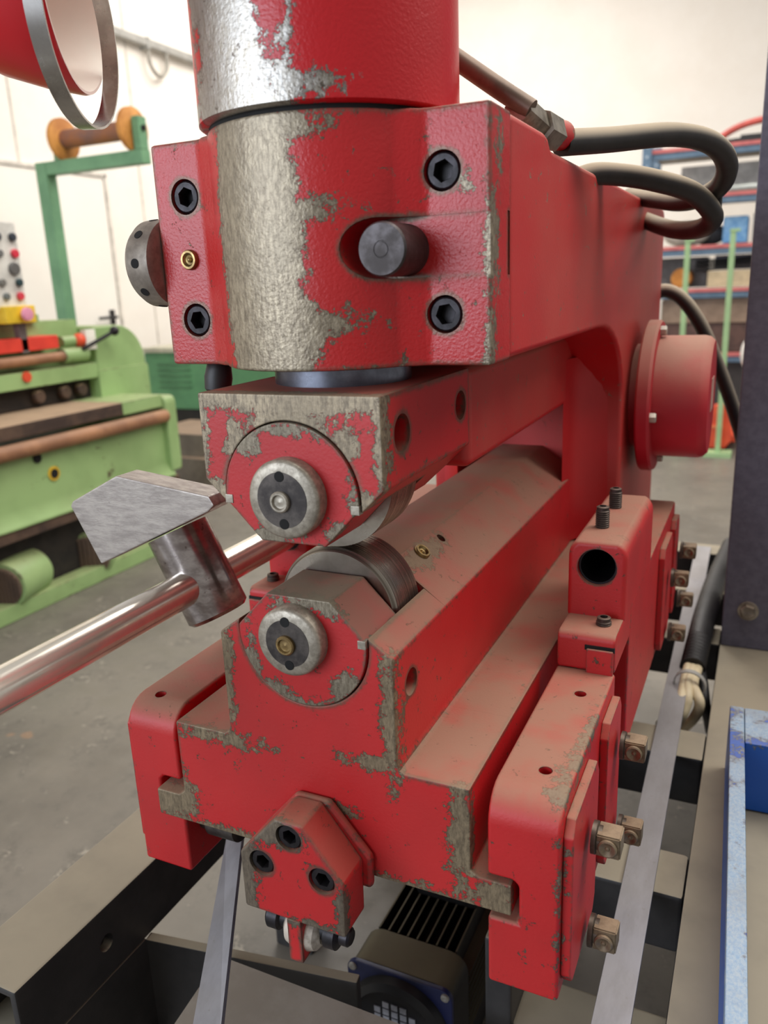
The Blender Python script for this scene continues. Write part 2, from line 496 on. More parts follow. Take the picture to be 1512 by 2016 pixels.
hd = B().box(-4618, -4600, 4660, 4706, 1090, 1210).bevel(3).obj('handle', RUBBER2, dr, 'black lever door handle')
B().tube([(-4600, 4684, 1150), (-4560, 4684, 1150), (-4556, 4640, 1150), (-4556, 4480, 1148)], 12, 10).obj('lever', RUBBER2, hd)

# conduit along the left wall with a loop of cable under it
cdt = thing('wall_conduit', 'grey metal cable conduit running along the upper left wall', 'conduit', (-4600, 5600, 3360))
GALV = plain('galvanised_grey', (176, 174, 168), (160, 158, 152), 0.5, 0.3)
B().box(-4620, -4560, 2500, 8900, 3328, 3395).bevel(12, 3).obj('duct', GALV, cdt)
for y in (4200, 5440, 6700):
    B().box(-4640, -4556, y, y + 40, 3310, 3402).bevel(3).obj('bracket', GALV, cdt)
B().tube([(-4580, 5470, 3340), (-4580, 5480, 3200), (-4580, 5580, 3128), (-4580, 5690, 3200), (-4580, 5705, 3340)], 17, 10).obj('cable_loop', plain('cable_grey', (170, 164, 152)), cdt)

# ---------------------------------------------------------------- generic fasteners
def socket_mesh(name, r, hexr, h, depth, mat):
    """cap screw round the origin, head top at z=0 facing +Z, with a real hexagon socket"""
    bm = bmesh.new()
    n = 24
    ch = r * 0.1
    def ring(rr, z):
        return [bm.verts.new((rr * math.cos(2 * math.pi * i / n) * S, rr * math.sin(2 * math.pi * i / n) * S, z * S)) for i in range(n)]
    def hexring(rr, z):
        out = []
        for i in range(n):
            t = 2 * math.pi * i / n
            k = math.cos(math.pi / 6) / math.cos((t % (math.pi / 3)) - math.pi / 6)
            out.append(bm.verts.new((rr * k * math.cos(t) * S, rr * k * math.sin(t) * S, z * S)))
        return out
    rs = [ring(r, -h), ring(r, -ch), ring(r - ch, 0), hexring(hexr * 1.06, 0), hexring(hexr, -hexr * 0.1), hexring(hexr, -depth)]
    for a, b in zip(rs[:-1], rs[1:]):
        for i in range(n):
            bm.faces.new((a[i], a[(i + 1) % n], b[(i + 1) % n], b[i]))
    f = bm.faces.new(rs[-1][::-1])
    bm.faces.new(rs[0][::-1])
    bmesh.ops.recalc_face_normals(bm, faces=bm.faces)
    b = B()
    b.bm.free()
    b.bm = bm
    me = b.mesh(name, mat, 30)
    return me

def lathe_mesh(name, prof, mat, n=24):
    """lathe round the local Z axis, profile (r, z) in mm about the origin"""
    b = B()
    b.lathe([(r, 0) for r, _ in prof], (0, 0, 100), (0, 0, 1), n)
    b.bm.free()
    b.bm = bmesh.new()
    rings = [[b.bm.verts.new((max(r, .001) * math.cos(2 * math.pi * i / n) * S, max(r, .001) * math.sin(2 * math.pi * i / n) * S, z * S)) for i in range(n)] for r, z in prof]
    for a, c in zip(rings[:-1], rings[1:]):
        for i in range(n):
            b.bm.faces.new((a[i], a[(i + 1) % n], c[(i + 1) % n], c[i]))
    b.bm.faces.new(rings[0][::-1])
    b.bm.faces.new(rings[-1])
    return b.mesh(name, mat, 40)

BOLT = socket_mesh('socket_screw', 13.8, 8.3, 22, 12, BLACK_OX)
BOLT_S = socket_mesh('socket_screw_small', 12.4, 7.2, 14, 11, BLACK_OX)
NIPPLE = lathe_mesh('grease_nipple', [(9, -8), (9, 2.5), (8, 4), (6.2, 4), (4.4, 1.2), (2.4, .6), (2.2, 2.2), (1.2, 3.2), (0, 3.4)], BRASS)
def thread_prof(r, z0, z1, pitch=2.6):
    p = [(r - 1.2, z0)]
    z = z0
    while z < z1 - pitch:
        p += [(r, z + pitch * .35), (r, z + pitch * .5), (r - 1.0, z + pitch * .95)]
        z += pitch
    return p
SETSCREW = lathe_mesh('set_screw', thread_prof(8.2, -16, 22) + [(7.2, 22), (7.4, 24), (5.6, 25), (4.0, 25), (4.0, 17), (0, 17)], steel('set_screw_steel', (74, 66, 64), (52, 46, 46), 0.4, 0.7, 60, dust=0.3))
SETLOW = lathe_mesh('set_screw_low', thread_prof(8.6, -8, 7) + [(7.6, 7), (7.6, 8.6), (6, 9.4), (4.2, 9.4), (4.2, 2), (0, 2)], steel('set_screw_steel_low', (80, 72, 68), (56, 50, 48), 0.4, 0.7, 60, dust=0.3))

# ================================================================ THE RED MACHINE
M = thing('shearing_machine', 'large worn red rotary shearing machine with an upper and a lower roller head', 'machine', (0, 500, 600))

# --- C-frame: upper arm, throat and rear column
yz = [(52, 1254), (470, 1254)] + [(470 + 205 * math.sin(math.radians(a)), 1134 + 120 * math.cos(math.radians(a))) for a in range(10, 91, 10)] + \
     [(676, 1000), (676, 600), (1110, 600), (1110, 1410)] + arc(1085, 1412, 25, 26, 0, 90, 5)[1:] + [(196, 1437), (186, 1439), (178, 1446), (166, 1449), (52, 1449)]
fr = B().prism(yz, 'x', -160, 160).bevel(7, 3, 40).obj('c_frame', RED_BODY, M)
# column fillets that run from the lower arm out into the column
for sx in (1, -1):
    p = [(86, 700), (86, 590)] + [(88 + 64 * (1 - math.cos(math.radians(a))), 610 + 67 * math.sin(math.radians(a))) for a in range(0, 91, 10)] + [(153, 684), (153, 700)]
    B().prism([(sx * a, b) for a, b in p], 'z', 905, 1200).obj('column_fillet', RED_WEB, M)
B().box(-140, 140, 1108, 1180, 620, 1300).bevel(12, 3).obj('rear_cover', RED_BODY, M)
B().box(-190, 190, 700, 1150, 590, 640).bevel(6).obj('column_foot', RED_BODY, M)

# --- head casting with the round cylinder bulge
r0 = 106
def headplan():
    right = [(160, 54), (160, 0), (111, 0), (104, -2.0), (99, -7)]
    a0 = math.degrees(math.atan2(-12 - 48, math.sqrt(r0 ** 2 - 60 ** 2)))
    circ = arc(0, 48, r0, r0, a0, -180 - a0, 40)
    left = [(-x, y) for x, y in reversed(right)]
    return right + circ + left
head = B().prism(headplan(), 'z', 1254, 1449).bevel(3, 2, 40).obj('head_casting', RED_HEAD, M)
cs_ = [B().cyl((x, -5, z), (x, 24, z), 15.2, 32) for x in (121, -126.5) for z in (1403, 1295)]
cs_.append(B().prism([(200, 1324.5), (200, 1371)] + arc(78, 1347.7, 27, 23.3, 90, 270, 16), 'y', -90, 0.9))
cs_.append(B().box(158.2, 170, 44, 52, 1324, 1374))
cut(head, cs_)
for x in (121, -126.5):
    for z in (1403, 1295):
        inst(BOLT, 'socket_screw', M, (x, 1.5, z), (0, -1, 0), random.random())
inst(NIPPLE, 'grease_nipple', M, (-127, 0, 1349), (0, -1, 0), 0, 'brass grease nipple')
pin = B().lathe([(20.3, 8), (20.3, -44.5), (19, -46.5), (6.5, -46.5), (6.2, -46.0), (5.6, -46.0), (5.3, -46.5), (0.01, -46.5)], (88, 0, 1346), (0, 1, 0), 40).obj('pivot_pin', PINST, M, 'dark steel pin end', 20)
B().lathe([(104, 0), (104, 4)], (0, 48, 1448.5), (0, 0, 1), 64).obj('dark_gap_ring', HOLE, M)  # near-black ring painted as the dark gap between head and cylinder
B().lathe([(109, 0), (112, 2), (112, 330), (108, 334), (0, 334)], (0, 48, 1452), (0, 0, 1), 96).obj('hydraulic_cylinder', RED_CYL, M, 'red hydraulic cylinder with a big patch worn to bare metal')
B().lathe([(64, 0), (64, 22)], (0, 48, 1234), (0, 0, 1), 64).obj('piston_collar', DISCST, M, 'bright steel piston collar')
# side nut with spanner holes on the left of the head
nut = B().lathe([(34, 0), (40, 3), (40, 26), (36, 32), (30, 34), (0, 34)], (-160, 22, 1348), (-1, 0, 0), 48).obj('adjusting_nut', NUTST, M, 'round steel nut with spanner holes')
for a in range(0, 360, 40):
    t = math.radians(a - 20)
    d = Vector((0, math.cos(t), math.sin(t)))
    c = Vector((-177, 22, 1348)) + d * 34
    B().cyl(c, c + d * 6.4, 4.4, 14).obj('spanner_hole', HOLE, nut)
kb = B().lathe([(0, -26), (8, -25), (13, -20), (14, -8), (12, 4), (9, 14), (8, 30)], (-132, 34, 1246), (0.1, 0.1, 1), 24).obj('black_knob', RUBBER2, M, 'black ball knob under the head')

# --- upper jaw
def circ_cut(sgn, zc):
    """clipped bush outline, flat towards the rollers"""
    p = arc(0, 0, 66, 66, 0, 360, 72)[:-1]
    p = clip(p, 0, 1, 40)
    p = clip(p, .719, .695, 51)
    p = clip(p, -.719, .695, 51)
    return [(x, zc + sgn * z) for x, z in p]
cav = arc(0, 1147, 67, 67, -8, 188, 48)
cav = [(62 if i == 0 else -62 if i == 48 else p[0], p[1]) for i, p in enumerate(cav)]
jp = [(88, 1159), (88, 1236), (-88, 1236), (-88, 1159), (-67, 1139)] + list(reversed(cav))[1:-1] + [(67, 1139)]
jw = B()
jw.prism(jp, 'y', -60, 72)
jw.prism([(88, 1159), (88, 1236), (-88, 1236), (-88, 1159), (-36, 1110), (36, 1110)], 'y', 72.05, 152)
jw.bevel(3, 2, 40, lambda a, c: not (71 < a[1] < 73 and 71 < c[1] < 73))
jaw = jw.obj('upper_jaw', RED_JAW, M)
cut(jaw, [B().cyl((60, -19, 1200), (95, -19, 1200), 16.5, 32), B().cyl((60, 126, 1202), (95, 126, 1202), 14.5, 32)])
for y, z, r in ((-19, 1200, 16), (126, 1202, 14)):
    B().cyl((58, y, z), (64, y, z), r, 24).obj('bore_shade', HOLE, M)  # near-black disc that paints the shade inside the jaw hole
B().prism(circ_cut(-1, 1147), 'y', -62, 6).bevel(1.5, 2, 40).obj('upper_bush', RED_DISC, M)
B().lathe([(64, 0), (64, 58)], (0, 8, 1147), (0, 1, 0), 72).obj('upper_roller', ROLLER, M, 'bright ground steel upper cutting roller')
ub = B().box(-87, 87, 154, 690, 1131, 1236).bevel(10, 4, 40).obj('ram_arm', RED_BODY, M)
def cap(zc, xc, r, mat_nip):
    c = B().lathe([(r + 1.5, 0), (r + 1.5, 12), (r + .6, 14.2), (r - 1.4, 15.6), (r - 9, 16.5)], (xc, -61, zc), (0, -1, 0), 56).obj('roller_cap', RIMST, M, 'round steel roller end cap with two pin holes')
    B().lathe([(r - 8.5, 16.0), (r - 9, 16.8), (8, 16.9), (0, 16.9)], (xc, -61, zc), (0, -1, 0), 48).obj('cap_face', CAPST, c)
    for dz in (20.5, -20.5):
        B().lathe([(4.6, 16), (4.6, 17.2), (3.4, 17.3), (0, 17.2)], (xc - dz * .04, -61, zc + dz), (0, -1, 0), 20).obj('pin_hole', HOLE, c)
    B().lathe([(9.4, 16), (9.2, 19.5), (8, 20.6), (6.6, 20.6), (5.6, 18.4), (3, 18), (0, 19.4)], (xc - 1, -61, zc - 1), (0, -1, 0), 28).obj('cap_screw', mat_nip, c)
cap(1150, 2, 33, RIMST)
cap(1018.5, -4, 31, BRASS)
for x, z in ((62.5, 1142), (-62.5, 1143), (62, 1021)):
    B().box(x - 4, x + 4, -62.8, -55, z - 4, z + 4).bevel(.6).obj('key', RIMST, M)

# --- lower arm
cavl = arc(0, 1017, 67, 67, 8.6, -188.6, 48)
base = [(-97, 900), (-158, 900), (-158, 818), (-165, 812), (-195, 812), (-195, 781), (195, 781), (195, 813), (165, 813), (158, 818), (158, 900), (97, 900)]
basef = [(-90, 1010), (-90, 909), (-92.5, 902.5)] + base + [(92.5, 902.5), (90, 909), (90, 1010)]
la = B()
la.prism(basef + cavl, 'y', -60, 68)
la.prism(basef + [(34, 1052), (-34, 1052)], 'y', 68.05, 700)
la.bevel(3.5, 2, 40, lambda a, c: not (67 < a[1] < 69 and 67 < c[1] < 69))
arm = la.obj('lower_arm', RED_ARM, M)
cut(arm, [B().cyl((60, -22, 972), (95, -22, 972), 13, 28), B().cyl((47, 176, 1050), (41, 176, 1035), 5.5, 20)])
B().prism(circ_cut(1, 1017), 'y', -62, 6).bevel(1.5, 2, 40).obj('lower_bush', RED_DISC, M)
B().lathe([(60, 0), (64, 4), (64, 54), (62, 57)], (0, 8, 1017), (0, 1, 0), 90).obj('lower_roller', ROLLER, M, 'bright ground steel lower cutting roller')
inst(NIPPLE, 'grease_nipple', M, (44, 120, 1045), (0.62, -0.1, 0.78), 0, 'brass grease nipple')

# --- nose bracket below the lower arm
B().prism([(63, 774), (64, 808), (22, 858), (-14, 858), (-54, 812), (-54, 774)], 'y', -70, -60).bevel(4, 3, 30).obj('nose_pad', RED_NOSE, M)
ns = B().prism([(55, 750), (56, 806), (16, 858), (-12, 858), (-54, 812), (-54, 750)], 'y', -110, -69).bevel(3, 2, 30).obj('nose_block', RED_NOSE, M)
ncut = [(2, 842), (-30, 806), (34, 806)]
cut(ns, [B().cyl((x, -118, z), (x, -97, z), 13.4, 28) for x, z in ncut])
for x, z in ncut:
    inst(BOLT_S, 'socket_screw', M, (x, -108, z), (0, -1, 0), random.random())
B().box(-7, 8, -111, -84, 705, 752).bevel(1.2).obj('nose_tongue', RED_NOSE, M)
B().lathe([(11, -20), (18, -15), (21, -6), (21, 6), (18, 15), (11, 20)], (0, -88, 726), (1, 0, 0), 32).obj('guide_wheel', plain('worn_white_wheel', (196, 186, 172), (140, 130, 118), 0.5, 0.2, 60), M, 'pale worn guide wheel')
B().lathe([(12, -40), (14, -38), (14, -27), (10, -25), (10, 24), (15, 25), (15, 36), (11, 38), (9, 39), (9, 47), (7, 49)], (0, -88, 730), (1, 0, 0), 24).obj('wheel_axle', BLACK_OX, M)

# --- guide rails either side of the lower arm
SQ = B()
SQ.bm.free()
SQ.bm = bmesh.new()
bmesh.ops.create_cube(SQ.bm, size=1, matrix=Matrix.Translation((0, 0, .014)) @ Matrix.Diagonal((.022, .022, .022, 1)))
bmesh.ops.bevel(SQ.bm, geom=SQ.bm.edges[:], offset=.0012, segments=2, affect='EDGES')
SQ_ME = SQ.mesh('square_head_bolt', TANST)
CUPR = lathe_mesh('cup_ring', [(8.6, 0), (8.6, 3), (7.4, 4), (6.2, 3.8), (4, 1.6), (2.4, 1.4), (1.6, 2.6), (0, 3)], TANST)
WASH = lathe_mesh('bolt_washer', [(15, 0), (15, 4), (13, 5), (12, 5), (12, 8.5), (9, 9)], steel('washer_steel', (104, 94, 84), (78, 70, 62), 0.4, 0.7))
def square_bolt(x, y, z, sx=1):
    o = inst(SQ_ME, 'square_head_bolt', M, (x, y, z), (sx, 0, 0), random.uniform(-.12, .12))
    # the screws have a long square head whose cup faces forward
    w_ = inst(WASH, 'bolt_washer', M, (x - 1 * sx, y, z), (sx, 0, 0))
    inst(CUPR, 'bolt_cup', M, (x + 14 * sx, y - 10.6, z), (0, -1, 0))
def rail(sx, y0):
    t = lambda pts: [(sx * a, b) for a, b in pts]
    b = B().prism(t([(173, 702), (237, 702), (237, 900), (173, 900), (173, 818), (196, 818), (201, 813), (201, 774), (173, 774)]), 'y', y0, 196)
    b.bevel(30, 6, 40, lambda a, c: abs(a[1] - y0) < 1 and abs(c[1] - y0) < 1 and a[2] > 899 and c[2] > 899)
    b.bevel(5, 3, 40, lambda a, c: a[1] < 190 or c[1] < 190)
    r = b.obj('guide_rail', RED_RAIL, M)
    cut(r, [B().cyl((sx * 211, y, 885), (sx * 211, y, 910), 6.2, 20) for y in ((-8, 140) if sx > 0 else (-19, 140))])
    for y in ((-8, 140) if sx > 0 else (-19, 140)):
        B().cyl((sx * 211, y, 884), (sx * 211, y, 892), 6, 16).obj('bore_shade', HOLE, M)  # black disc near the mouth, painted shade for the shallow hole
    rr = B().prism(t([(173, 742), (237, 742), (237, 940), (173, 940)]), 'y', 300, 800).bevel(4, 2, 40).obj('guide_rail', RED_RAIL, M)
    cut(rr, [B().cyl((sx * 212, y, 925), (sx * 212, y, 950), 6.2, 20) for y in (560,)])
    for ya, yb, za, zb in ((y0 + 8, 62, 712, 882), (112, 192, 712, 882), (580, 690, 752, 920), (738, 798, 752, 920)):
        B().prism([(ya, za + 14), (ya + 10, za), (yb - 10, za), (yb, za + 14), (yb, zb - 14), (yb - 10, zb), (ya + 10, zb), (ya, zb - 14)], 'x', *sorted((sx * 237, sx * 246))).bevel(1.5, 2, 30).obj('rail_pad', RED_RAIL, M)
    for y, z in ((10, 830), (10, 727), (165, 834), (168, 728), (640, 857), (644, 763), (784, 857), (784, 767)):
        square_bolt(sx * 252, y, z, sx)
    # rod holder on top of the rail
    lo = B().prism(t([(173, 900), (237, 900), (237, 944), (173, 944)]), 'y', 194, 300)
    lo.bevel(9, 4, 40, lambda a, c: a[1] < 195 and c[1] < 195 and a[2] > 940 and c[2] > 940)
    lo.bevel(4, 2, 40)
    lo.obj('holder_foot', RED_RAIL, M)
    B().box(min(sx * 206, sx * 235), max(sx * 206, sx * 235), 190, 196, 898, 928).bevel(1.5).obj('holder_insert', RED_RAIL, M)
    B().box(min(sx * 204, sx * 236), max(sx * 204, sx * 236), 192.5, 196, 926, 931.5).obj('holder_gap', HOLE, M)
    up = B().prism(t([(172, 938), (238, 938), (238, 1006)] + arc(222, 1014, 16, 20, 0, 72, 5) + arc(188, 1014, 16, 20, 108, 180, 5) + [(172, 1006)]), 'y', 246, 470)
    up.bevel(6, 3, 60)
    u = up.obj('rod_holder', RED_RAIL, M)
    cut(u, [B().cyl((sx * 205, 230, 1003), (sx * 205, 500, 1003), 22, 40)])
    B().lathe([(21.9, 0), (21.9, 200), (19.6, 200), (19.6, 0), (21.9, 0)], (sx * 205, 252, 1003), (0, 1, 0), 40, cap=False).obj('bore_shade', BLACK_OX, M)  # dark liner that puts shade into the rod hole by colour
    B().cyl((sx * 205, 462, 1003), (sx * 205, 470, 1003), 21, 30).obj('bore_shade', HOLE, M) if sx > 0 else None  # near-black end disc, painted as the darkness deep in the hole
    inst(SETSCREW, 'set_screw', M, (sx * 199, 306, 1034), (0, 0, 1))
    inst(SETSCREW, 'set_screw', M, (sx * 199, 396, 1034), (0, 0, 1))
    inst(SETLOW, 'set_screw', M, (sx * 218, 226, 944), (0, 0, 1))
rail(1, -59)
rail(-1, -47)
B().lathe([(20, 0), (20, 10), (16, 12), (16, 22), (20, 24), (20, 60)], (-186, -10, 752), (1, 0, 0), 28).obj('rail_roller', CAPST, M)

# --- gear motor on the right of the column
gm = B().lathe([(125, 0), (128, 3), (128, 19), (125, 23), (100, 23)], (175, 824, 1117), (1, 0, 0), 80).obj('motor_flange', RED_MOTOR, M)
B().lathe([(102, 0), (102, 70), (100, 79), (93, 86), (0, 86)], (196, 824, 1117), (1, 0, 0), 80).obj('motor_cover', RED_MOTOR, M)
B().cyl((150, 824, 1117), (182, 824, 1117), 88, 60).obj('motor_spigot', RED_MOTOR, M)
B().box(281.6, 283, 800, 850, 1095, 1150).bevel(.4).obj('torn_label', plain('label_pale', (226, 178, 164)), M, 'pale torn label on the motor end')
HEXB = B().lathe([(8.5, 0), (8.5, 9), (7.2, 10.5)], (0, 0, 100), (0, 0, 1), 6)
HEX_ME = HEXB.mesh('hex_bolt', plain('zinc_bolt', (196, 190, 178), (160, 152, 140), 0.4, 0.5))
for a in (100, 190, 280, 10):
    t = math.radians(a)
    inst(HEX_ME, 'hex_bolt', M, (197, 824 + 113 * math.cos(t), 1117 + 113 * math.sin(t)), (1, 0, 0))

# --- hydraulic pipe, fittings and hoses on top
PIPE = steel('dusty_steel_pipe', (120, 104, 90), (96, 82, 70), 0.45, 0.4, 30, dust=0.6)
B().tube([(40, 138, 1546), (83, 150, 1514), (120, 151, 1487), (150, 152, 1466)], 9, 14).obj('hydraulic_pipe', PIPE, M)
FIT = steel('zinc_fitting', (168, 160, 146), (120, 112, 100), 0.4, 0.7, 40, dust=0.4)
B().cyl((138, 150, 1468), (146, 196, 1458), 14, 6).obj('pipe_fitting', FIT, M)
B().cyl((146, 190, 1458), (150, 228, 1456), 17, 6).obj('pipe_fitting', FIT, M)
B().cyl((148, 226, 1457), (152, 262, 1459), 14.5, 24).obj('hose_ferrule', RED_BODY, M)
B().tube([(152, 260, 1452), (188, 330, 1460), (245, 420, 1471), (282, 480, 1465), (297, 520, 1444), (285, 560, 1422), (240, 640, 1415), (184, 760, 1430), (130, 860, 1447)], 13, 16).obj('hydraulic_hose', RUBBER, M)
B().tube([(129, 400, 1427), (152, 420, 1437), (180, 450, 1437), (218, 480, 1430), (259, 520, 1416), (282, 560, 1390), (268, 600, 1377), (231, 680, 1379), (188, 800, 1393), (134, 900, 1417)], 13, 16).obj('hydraulic_hose', RUBBER, M)
B().tube([(120, 1170, 1250), (150, 1180, 1284), (190, 1185, 1270), (232, 1190, 1214), (270, 1200, 1130), (305, 1210, 1040), (335, 1230, 940), (350, 1260, 820), (345, 1300, 660)], 14, 14).obj('hydraulic_hose', RUBBER, M)
B().box(263, 291, 565, 585, 1393, 1427).bevel(3).obj('cable_tie', RUBBER2, M)
for p in ((110, 850, 1437), (60, 700, 1437)):
    B().lathe([(18, 0), (18, 6), (11, 10), (0, 10)], p, (0, 0, 1), 24).obj('lifting_plug', RED_BODY, M)

# ================================================================ stop rod with collar and plate
SR = thing('stop_rod', 'long chrome round bar with a steel collar and angled stop plate at the left', 'stop rod', (-205, 60, 1003))
rod = B().cyl((-205, -700, 1003.5), (-205, 420, 1003.5), 19.5, 64).obj('rod', CHROME, SR, 'long chrome round bar')
tl = 25.5
cx0, cz0, yc0 = -205, 1003.5, 64
ax = Vector((-math.sin(math.radians(tl)), 0, math.cos(math.radians(tl))))
cc = Vector((cx0, yc0, cz0))
co = B().lathe([(32, -46), (36, -42), (36, 62)], cc + ax * 2, ax, 56).obj('collar', COLLAR, SR, 'blued steel collar round the rod')
pl = [(-357, 1088), (-353, 1094), (-282, 1128.5), (-158, 1114.5), (-152, 1105), (-161, 1097), (-322, 1021)]
B().prism(pl, 'y', 30, 66).bevel(2, 2, 20).obj('stop_plate', GROUND, SR, 'scratched angled steel plate')

# ================================================================ work lamp
LP = thing('work_lamp', 'red bell-shaped machine lamp with a steel guard ring at the upper left', 'lamp', (-100, 400, 1449))
nrm = Vector((0.9195, 0.393, -0.0088)).normalized()
rc = Vector((-209.6, -21.1, 1550.7))
B().lathe([(83, -7.5), (85, -7.5), (85, 7.5), (83, 7.5), (83, -7.5)], rc, nrm, 96, cap=False).obj('guard_ring', steel('ring_steel', (190, 188, 186), (160, 156, 152), 0.22, 1.0, 20, bumpv=0), LP, 'thin bright steel ring')
mc_ = Vector((-218.1, -5.3, 1595.8))
nr2 = Vector((0.885, 0.462, -0.045)).normalized()
sh = B().lathe([(97, 0), (98, -4), (93, -35), (84, -70), (70, -105), (50, -135), (30, -155), (30, -200), (24, -206), (0, -206)], mc_, nr2, 72, cap=False).obj('lamp_shade', RED_LAMP, LP)
INW = plain('lamp_white_enamel', (252, 248, 238), (250, 245, 234), 0.35)
B().lathe([(97, 0.2), (94.5, 0), (90, -35), (80, -70), (64, -104), (44, -128), (0, -134)], mc_, nr2, 72, cap=False).obj('reflector', INW, LP, 'white enamel lamp inside')
B().lathe([(13, -128), (14, -100), (26, -76), (30, -58), (26, -40), (14, -30), (0, -27)], mc_, nr2, 32, cap=False).obj('bulb', plain('frosted_bulb', (226, 222, 208), None, 0.25), LP, 'frosted bulb, off')
bk = mc_ - nr2 * 200
B().tube([bk, bk - nr2 * 60 + Vector((0, 0, 30)), bk + Vector((-60, 60, 200)), Vector((-250, 300, 1900)), Vector((-120, 420, 1880)), Vector((-100, 400, 1700)), Vector((-100, 400, 1440))], 8, 12).obj('gooseneck', BLACK_OX, LP)
for a in (60, 180, 300):
    t = math.radians(a)
    u_ = nrm.orthogonal().normalized(); v_ = nrm.cross(u_)
    if (u_ * math.cos(t) + v_ * math.sin(t)).z > 0.2:
        dd = u_ * math.cos(t) + v_ * math.sin(t)
        B().cyl(mc_ + dd * 95 - nr2 * 4, rc + dd * 83, 2.5, 10).obj('ring_stay', BLACK_OX, LP)

# ================================================================ steel base
BF = thing('base_frame', 'grey dusty welded steel base frame of square tubes under the red machine', 'frame', (0, 500, 100))
bl = B().box(-420, -322, -178, 1650, 502, 600).bevel(4, 2).obj('beam', BASEST, BF)
cut(bl, [B().box(-412, -330, -190, -60, 510, 592), B().cyl((-335, -48, 552), (-300, -48, 552), 11, 24)])
br_ = B().box(321, 640, -420, 1650, 506, 600).bevel(3, 2).obj('beam', BASEST, BF)
for y in (236, 548, 985, 1270, 1560):
    B().box(-322 if y > 900 else 150, 321, y, y + 84, 517, 600).bevel(6, 2).obj('crossbar', BASEST, BF)
B().box(150, 321, 96, 176, 400, 482).bevel(6, 2).obj('crossbar', BASEST, BF)
B().box(120, 152, 90, 1560, 400, 600).bevel(4, 2).obj('inner_beam', BASEST, BF)
for x in (-371, 480):
    for y in (420, 900, 1560):
        B().box(x - 40, x + 40, y, y + 80, 100, 505).bevel(4).obj('leg', BASEST, BF)
# drip plate under the nose: slanting sheet with folded edge
B().poly([(-205, 20, 514), (150, 20, 512), (150, -260, 470), (-205, -260, 472), (-205, 20, 500), (150, 20, 498), (150, -260, 456), (-205, -260, 458)],
         [(0, 1, 2, 3), (7, 6, 5, 4), (0, 4, 5, 1), (1, 5, 6, 2), (2, 6, 7, 3), (3, 7, 4, 0)]).obj('drip_plate', steel('drip_plate_grey', (150, 148, 140), (128, 126, 118), 0.4, 0.3, 10, dust=0.3), BF)
B().box(-324, -30, 15, 29, 330, 500).bevel(2).rot(9.11, 'Z', (-324, 15, 500)).obj('tray_wall', BASEST, BF)
B().box(-334, -322.5, -178, 16, 330, 501).bevel(1).obj('tray_side', BASEST, BF)

for nm, p0, p1, lab in (('flat_bar', (279, -420, 603), (247, 1600, 603), 'long narrow steel flat bar lying on the base beside the right rail'),):
    o = B().prism([(p0[0] - 18, p0[1]), (p0[0] + 18, p0[1]), (p1[0] + 19, p1[1]), (p1[0] - 19, p1[1])], 'z', 600.5, 606).bevel(.8).obj(nm, FLATBAR)
    tag(o, lab, 'flat bar')
o = B().poly([(-200, 50, 668), (-176, 50, 676), (-90, -128, 588), (-121, -138, 580), (-200, 55, 664), (-176, 55, 672), (-90, -123, 584), (-121, -133, 576)],
             [(0, 1, 2, 3), (7, 6, 5, 4), (0, 4, 5, 1), (1, 5, 6, 2), (2, 6, 7, 3), (3, 7, 4, 0)]).obj('flat_bar', FLATBAR)
tag(o, 'short slanting steel flat bar below the left rail', 'flat bar')

# electric motor lying under the arm
EM = thing('electric_motor', 'black dusty electric motor with cooling fins lying under the lower arm', 'motor', (-60, 300, 215))
mx, mz = -58, 262
def sqr(h, r):
    return arc(mx + h - r, mz + h - r, r, r, 0, 90, 5) + arc(mx - h + r, mz + h - r, r, r, 90, 180, 5) + arc(mx - h + r, mz - h + r, r, r, 180, 270, 5) + arc(mx + h - r, mz - h + r, r, r, 270, 360, 5)
B().prism(sqr(84, 16), 'y', 226, 234).bevel(1.5).obj('fan_cover_rim', MOTORB, EM, 'dark blue edge of the fan cover')
B().lathe([(80, 0), (76, -14), (66, -20), (60, -16), (0, -14)], (mx, 228, mz), (0, 1, 0), 56).obj('fan_cover', MOTORD, EM)
B().prism(sqr(84, 30), 'y', 234, 300).bevel(3).obj('cowl', MOTOR, EM)
B().cyl((mx, 300, mz), (mx, 520, mz), 66, 40).obj('stator', MOTORD, EM)
B().cyl((mx, 500, mz), (mx, 540, mz), 84, 40, ch=3).obj('end_shield', MOTOR, EM)
for i in range(9):
    x = mx - 64 + i * 16
    B().box(x - 1.3, x + 1.3, 300, 505, mz + 20, mz + 84).obj('fin', MOTOR, EM)
for i in range(8):
    z = mz - 60 + i * 15
    B().box(mx + 20, mx + 84, 300, 505, z - 1.3, z + 1.3).obj('fin', MOTOR, EM)
tb = B().box(mx - 40, mx + 66, 390, 510, mz + 80, mz + 150).bevel(8, 3).obj('terminal_box', MOTOR, EM)
B().cyl((mx - 40, 430, mz + 110), (mx - 62, 430, mz + 110), 10, 6).obj('cable_gland', BRASS, EM)
for sx in (-1, 1):
    for sz in (-1, 1):
        B().lathe([(6.5, 0), (6, -3), (3, -4), (0, -3)], (mx + sx * 74, 226, mz + sz * 74), (0, 1, 0), 18).obj('cover_screw', GALV, EM)
for i in range(5):
    for k in range(4):
        if abs(i - 2) + abs(k - 1.5) < 3.2:
            B().box(mx - 34 + i * 14, mx - 24 + i * 14, 211, 215, mz - 6 + k * 13, mz + 4 + k * 13).obj('grille_cell', GRIDC, EM)
B().box(mx - 70, mx + 70, 320, 480, 100, mz - 60).bevel(6).obj('motor_foot', MOTOR, EM)

